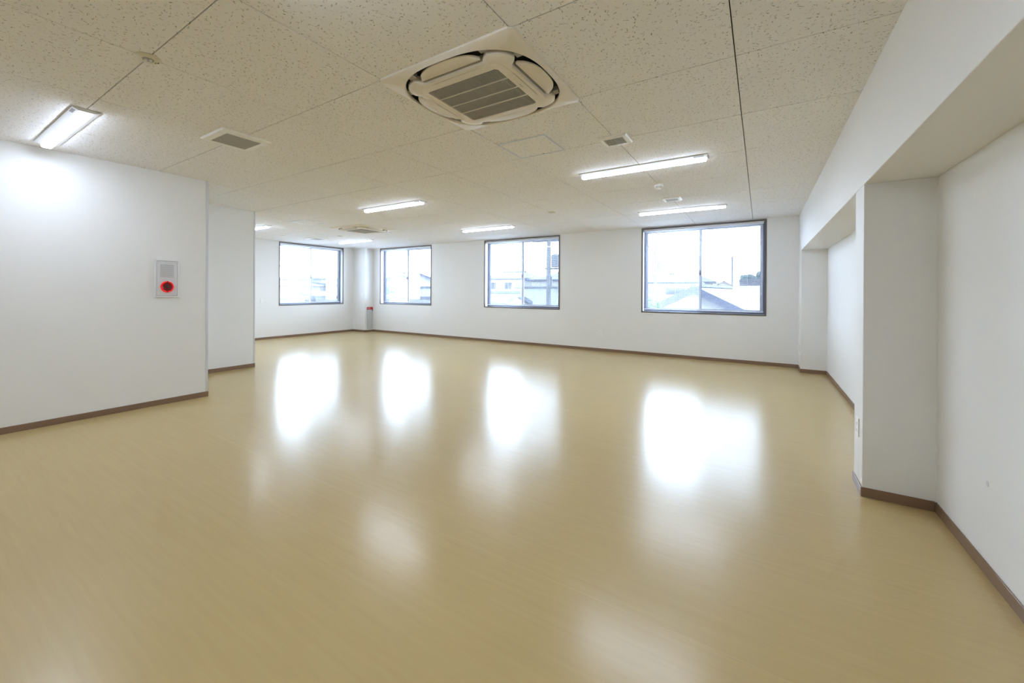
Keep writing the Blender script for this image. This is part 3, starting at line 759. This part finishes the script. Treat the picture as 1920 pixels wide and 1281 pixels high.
# seen through the largest window
gable_house('near house with white gable end and dark rake boards outside largest window', -2.335, 20.5, 4.6, 9.5, 1.36, -1.08, 'roof2', 'hwall', 0.55, rz=-0.08)
hip_house('grey hipped roof house behind the white gable', -9.95, 62.0, 3.0, 3.0, 3.73, 2.60, 0.3, 'roof', 'hwall', over=0.5,
          wins=[('y', -3.0, -2.6, -1.5, 4.7, 5.7), ('y', -3.0, -0.4, 2.0, 4.7, 5.7)])
hip_house('pale hipped roof house rising behind the grey one', -10.8, 84.0, 4.1, 3.6, 4.8, 3.05, 0.6, 'roof2', 'hwall2', over=0.5,
          wins=[('y', -3.6, 1.6, 3.4, 4.9, 6.0)])
gable_house('low house with faded red roof beyond the white gable ridge', -6.4, 100.0, 1.4, 5.0, 3.4, 2.65, 'roof3', 'hwall2', 0.25, fascia=False)
t = thing('long_shed', 'long pale lavender shed below the trees in the largest window', 'shed', (0.8, 122.0, GZ))
MB().box(-5.2, 5.2, -2.0, 2.0, 0, 8.0).build('wall', 'shedwall', t)
MB().box(-5.35, 5.35, -2.2, 2.2, 8.0, 8.2).build('roof', 'roof2', t)
t = thing('flat_building', 'white flat roofed building before the lavender shed in the largest window', 'building', (1.2, 64.0, GZ))
MB().box(-3.6, 3.6, -2.0, 2.0, 0, 5.75).build('wall', 'hwall', t)
MB().box(-3.7, 3.7, -2.1, 2.1, 5.75, 5.9).build('parapet', 'hwall', t)
# seen through the middle window
hip_house('grey hipped roof house with a long ridge outside the middle window', -29.1, 52.0, 3.0, 3.0, 4.0, 3.05, 1.8, 'roof', 'hwall', over=0.5,
          wins=[('y', -3.0, 0.2, 1.4, 5.3, 6.3), ('y', -3.0, 1.8, 2.7, 5.3, 6.3), ('y', -3.0, -2.6, -1.2, 5.3, 6.3)])
gable_house('wide low pale roofed building filling the middle window foot', -15.3, 28.0, 4.6, 6.3, 1.36, -0.3, 'roof2', 'hwall', 0.3, rz=-PI / 2, fascia=False)
hip_house('grey roofed house beside the thick utility pole', -21.2, 50.0, 2.6, 3.0, 3.65, 2.75, 0.3, 'roof', 'hwall2', over=0.5, wins=[('y', -3.0, -2.0, -0.4, 4.7, 5.6)])
gable_house('small shed with dark striped roof low in the middle window', -11.25, 17.4, 1.2, 1.6, 1.02, 0.65, 'roof', 'hwall', 0.2, rz=-PI / 2, name='shed')
# seen through the window by the column
gable_house('pale gabled house outside the window by the column', -47.4, 50.0, 4.4, 8.0, 4.5, 2.9, 'roof2', 'hwall', 0.5, rz=0.75,
            wins=[('y', 0.0, -3.0, -1.4, 3.2, 4.4), ('y', 0.0, 1.2, 3.0, 3.2, 4.4)])
gable_house('second smaller gable in front of the pale gabled house', -35.8, 36.0, 2.0, 3.0, 3.1, 2.3, 'roof2', 'hwall', 0.3, rz=0.75)
hip_house('faded red roofed house at the edge of the column window', -56.5, 68.0, 3.4, 3.0, 4.4, 3.4, 0.5, 'roof3', 'hwall2', wins=[('y', -3.0, -2.6, -1.0, 5.2, 6.2), ('y', -3.0, 0.8, 2.6, 5.2, 6.2)])
hip_house('low pale house with wide eaves under the column window view', -22.4, 25.6, 2.3, 2.0, 1.50, 0.85, 0.9, 'roof2', 'hwall', over=0.4, wins=[('y', -2.0, 0.2, 1.8, 2.8, 3.8)])
# seen through the end wall window
far = [('low flat roofed building at the skyline of the end wall window', -78.0, 43.0, 4.0, 6.4, 3.75, 'hwall', 'roof'),
       ('long grey roofed hall farther along the skyline', -78.0, 57.5, 4.0, 5.6, 4.05, 'hwall', 'roof'),
       ('long red roofed hall in mid distance of end wall window', -53.0, 30.5, 3.0, 4.4, 2.3, 'hwall2', 'roof3'),
       ('flat grey shed in mid distance of end wall window', -53.0, 40.0, 3.0, 3.4, 2.5, 'hwall', 'roof'),
       ('pale blue roofed workshop low in the end wall window', -33.5, 23.6, 2.2, 2.2, 1.2, 'hwall', 'roof2'),
       ('small cream house low in the end wall window', -33.0, 17.6, 2.0, 2.6, 1.05, 'hwall2', 'roof2')]
for lb, x, y, hx, hy, z, wl, rf in far:
    t = thing('hall', lb, 'building', (x, y, GZ), 0, 'buildings outside the end wall window')
    E = z - GZ
    MB().box(-hx, hx, -hy, hy, 0, E - 0.5).build('wall', wl, t)
    MB().prism([(-hx - 0.4, E - 0.55), (hx + 0.4, E - 0.55), (hx + 0.4, E - 0.40), (0, E), (-hx - 0.4, E - 0.40)], 'y', -hy - 0.4, hy + 0.4).build('roof', rf, t)
    n = max(2, int(hy / 1.6))
    add_windows(t, [('x', hx, -hy + (2 * hy) * (i + 0.2) / n, -hy + (2 * hy) * (i + 0.7) / n, E - 2.3, E - 1.3) for i in range(n)])

def make_pole(label, x, y, top, r, kind, rz=0.3):
    t = thing('utility_pole', label, 'utility pole', (x, y, GZ), rz, 'utility poles outside')
    Z = top - GZ
    MB().tube((0, 0, 0), (0, 0, Z), r * 1.35, r, 12).build('post', 'concrete', t)
    for k, dz in enumerate((0.5, 1.15) if kind else (0.35,)):
        a = MB().box(-0.9, 0.9, -0.05, 0.05, Z - dz - 0.05, Z - dz + 0.05).build('crossarm', 'steel', t)
        for xx in (-0.8, -0.35, 0.35, 0.8):
            MB().lathe([(0.05, 0.05), (0.07, 0.12), (0.03, 0.22)], 8, (xx, 0, Z - dz)).build('insulator', 'hframe', a)
    if kind:
        MB().lathe([(0.20, 0), (0.22, 0.06), (0.22, 0.62), (0.16, 0.70)], 14, (0.36, 0, Z - 2.6)).build('transformer', 'steel', t)
        MB().box(-0.2, 0.7, -0.06, 0.06, Z - 2.72, Z - 2.62).build('bracket', 'steel', t)
        MB().box(-0.15, 0.15, 0.15, 0.4, Z - 3.6, Z - 3.1).build('junction_box', 'steel', t)
    return t
make_pole('thick utility pole with transformer in the middle window', -9.6, 21.0, 5.2, 0.11, 1)
make_pole('thin pale utility pole at the dark edge of largest window', -7.86, 40.0, 5.87, 0.09, 1)
make_pole('distant utility pole near the trees in the largest window', -5.45, 112.0, 9.6, 0.18, 0)

def make_tree(label, x, y, z_c, rx, rz_, ma, n=14, name='tree', cat='tree', trunk=True):
    t = thing(name, label, cat, (x, y, GZ), 0)
    bm = bmesh.new(); rnd = random.Random(hash((round(x, 1), round(y, 1))) & 0xffff)
    for i in range(n):
        a, ph = rnd.uniform(0, 2 * PI), rnd.uniform(-0.9, 1.1); rr = rnd.uniform(0.35, 0.8)
        c = Vector((math.cos(a) * rx * rr * math.cos(ph), math.sin(a) * rx * rr * math.cos(ph), z_c - GZ + rz_ * 0.75 * math.sin(ph)))
        s = rnd.uniform(0.35, 0.55) * min(rx, rz_ * 1.2)
        res = bmesh.ops.create_icosphere(bm, subdivisions=2, radius=s, matrix=Matrix.Translation(c))
        for v in res['verts']: v.co += Vector((rnd.uniform(-1, 1), rnd.uniform(-1, 1), rnd.uniform(-1, 1))) * s * 0.16
    me = bpy.data.meshes.new('crown'); bm.to_mesh(me); bm.free(); me.materials.append(M[ma])
    o = bpy.data.objects.new('crown', me); C.objects.link(o); o.parent = t
    if trunk: MB().tube((0, 0, 0), (0, 0, z_c - GZ), rx * 0.09, rx * 0.05, 8).build('trunk', 'bark', t)
    return t
make_tree('broad dark tree above the lavender shed', -2.9, 130.0, 4.55, 2.6, 1.25, 'leaf2', 22)
make_tree('taller broad dark tree behind the lavender shed near the window jamb', 0.9, 138.0, 5.3, 3.0, 1.5, 'leaf2', 24)
make_tree('green garden shrub at the foot of the largest window', -3.55, 17.2, 0.70, 0.36, 0.55, 'leaf', 12, 'shrub', 'shrub')
make_tree('dark bushy tree low in the column window', -27.8, 26.0, 1.0, 0.8, 0.9, 'leaf2')
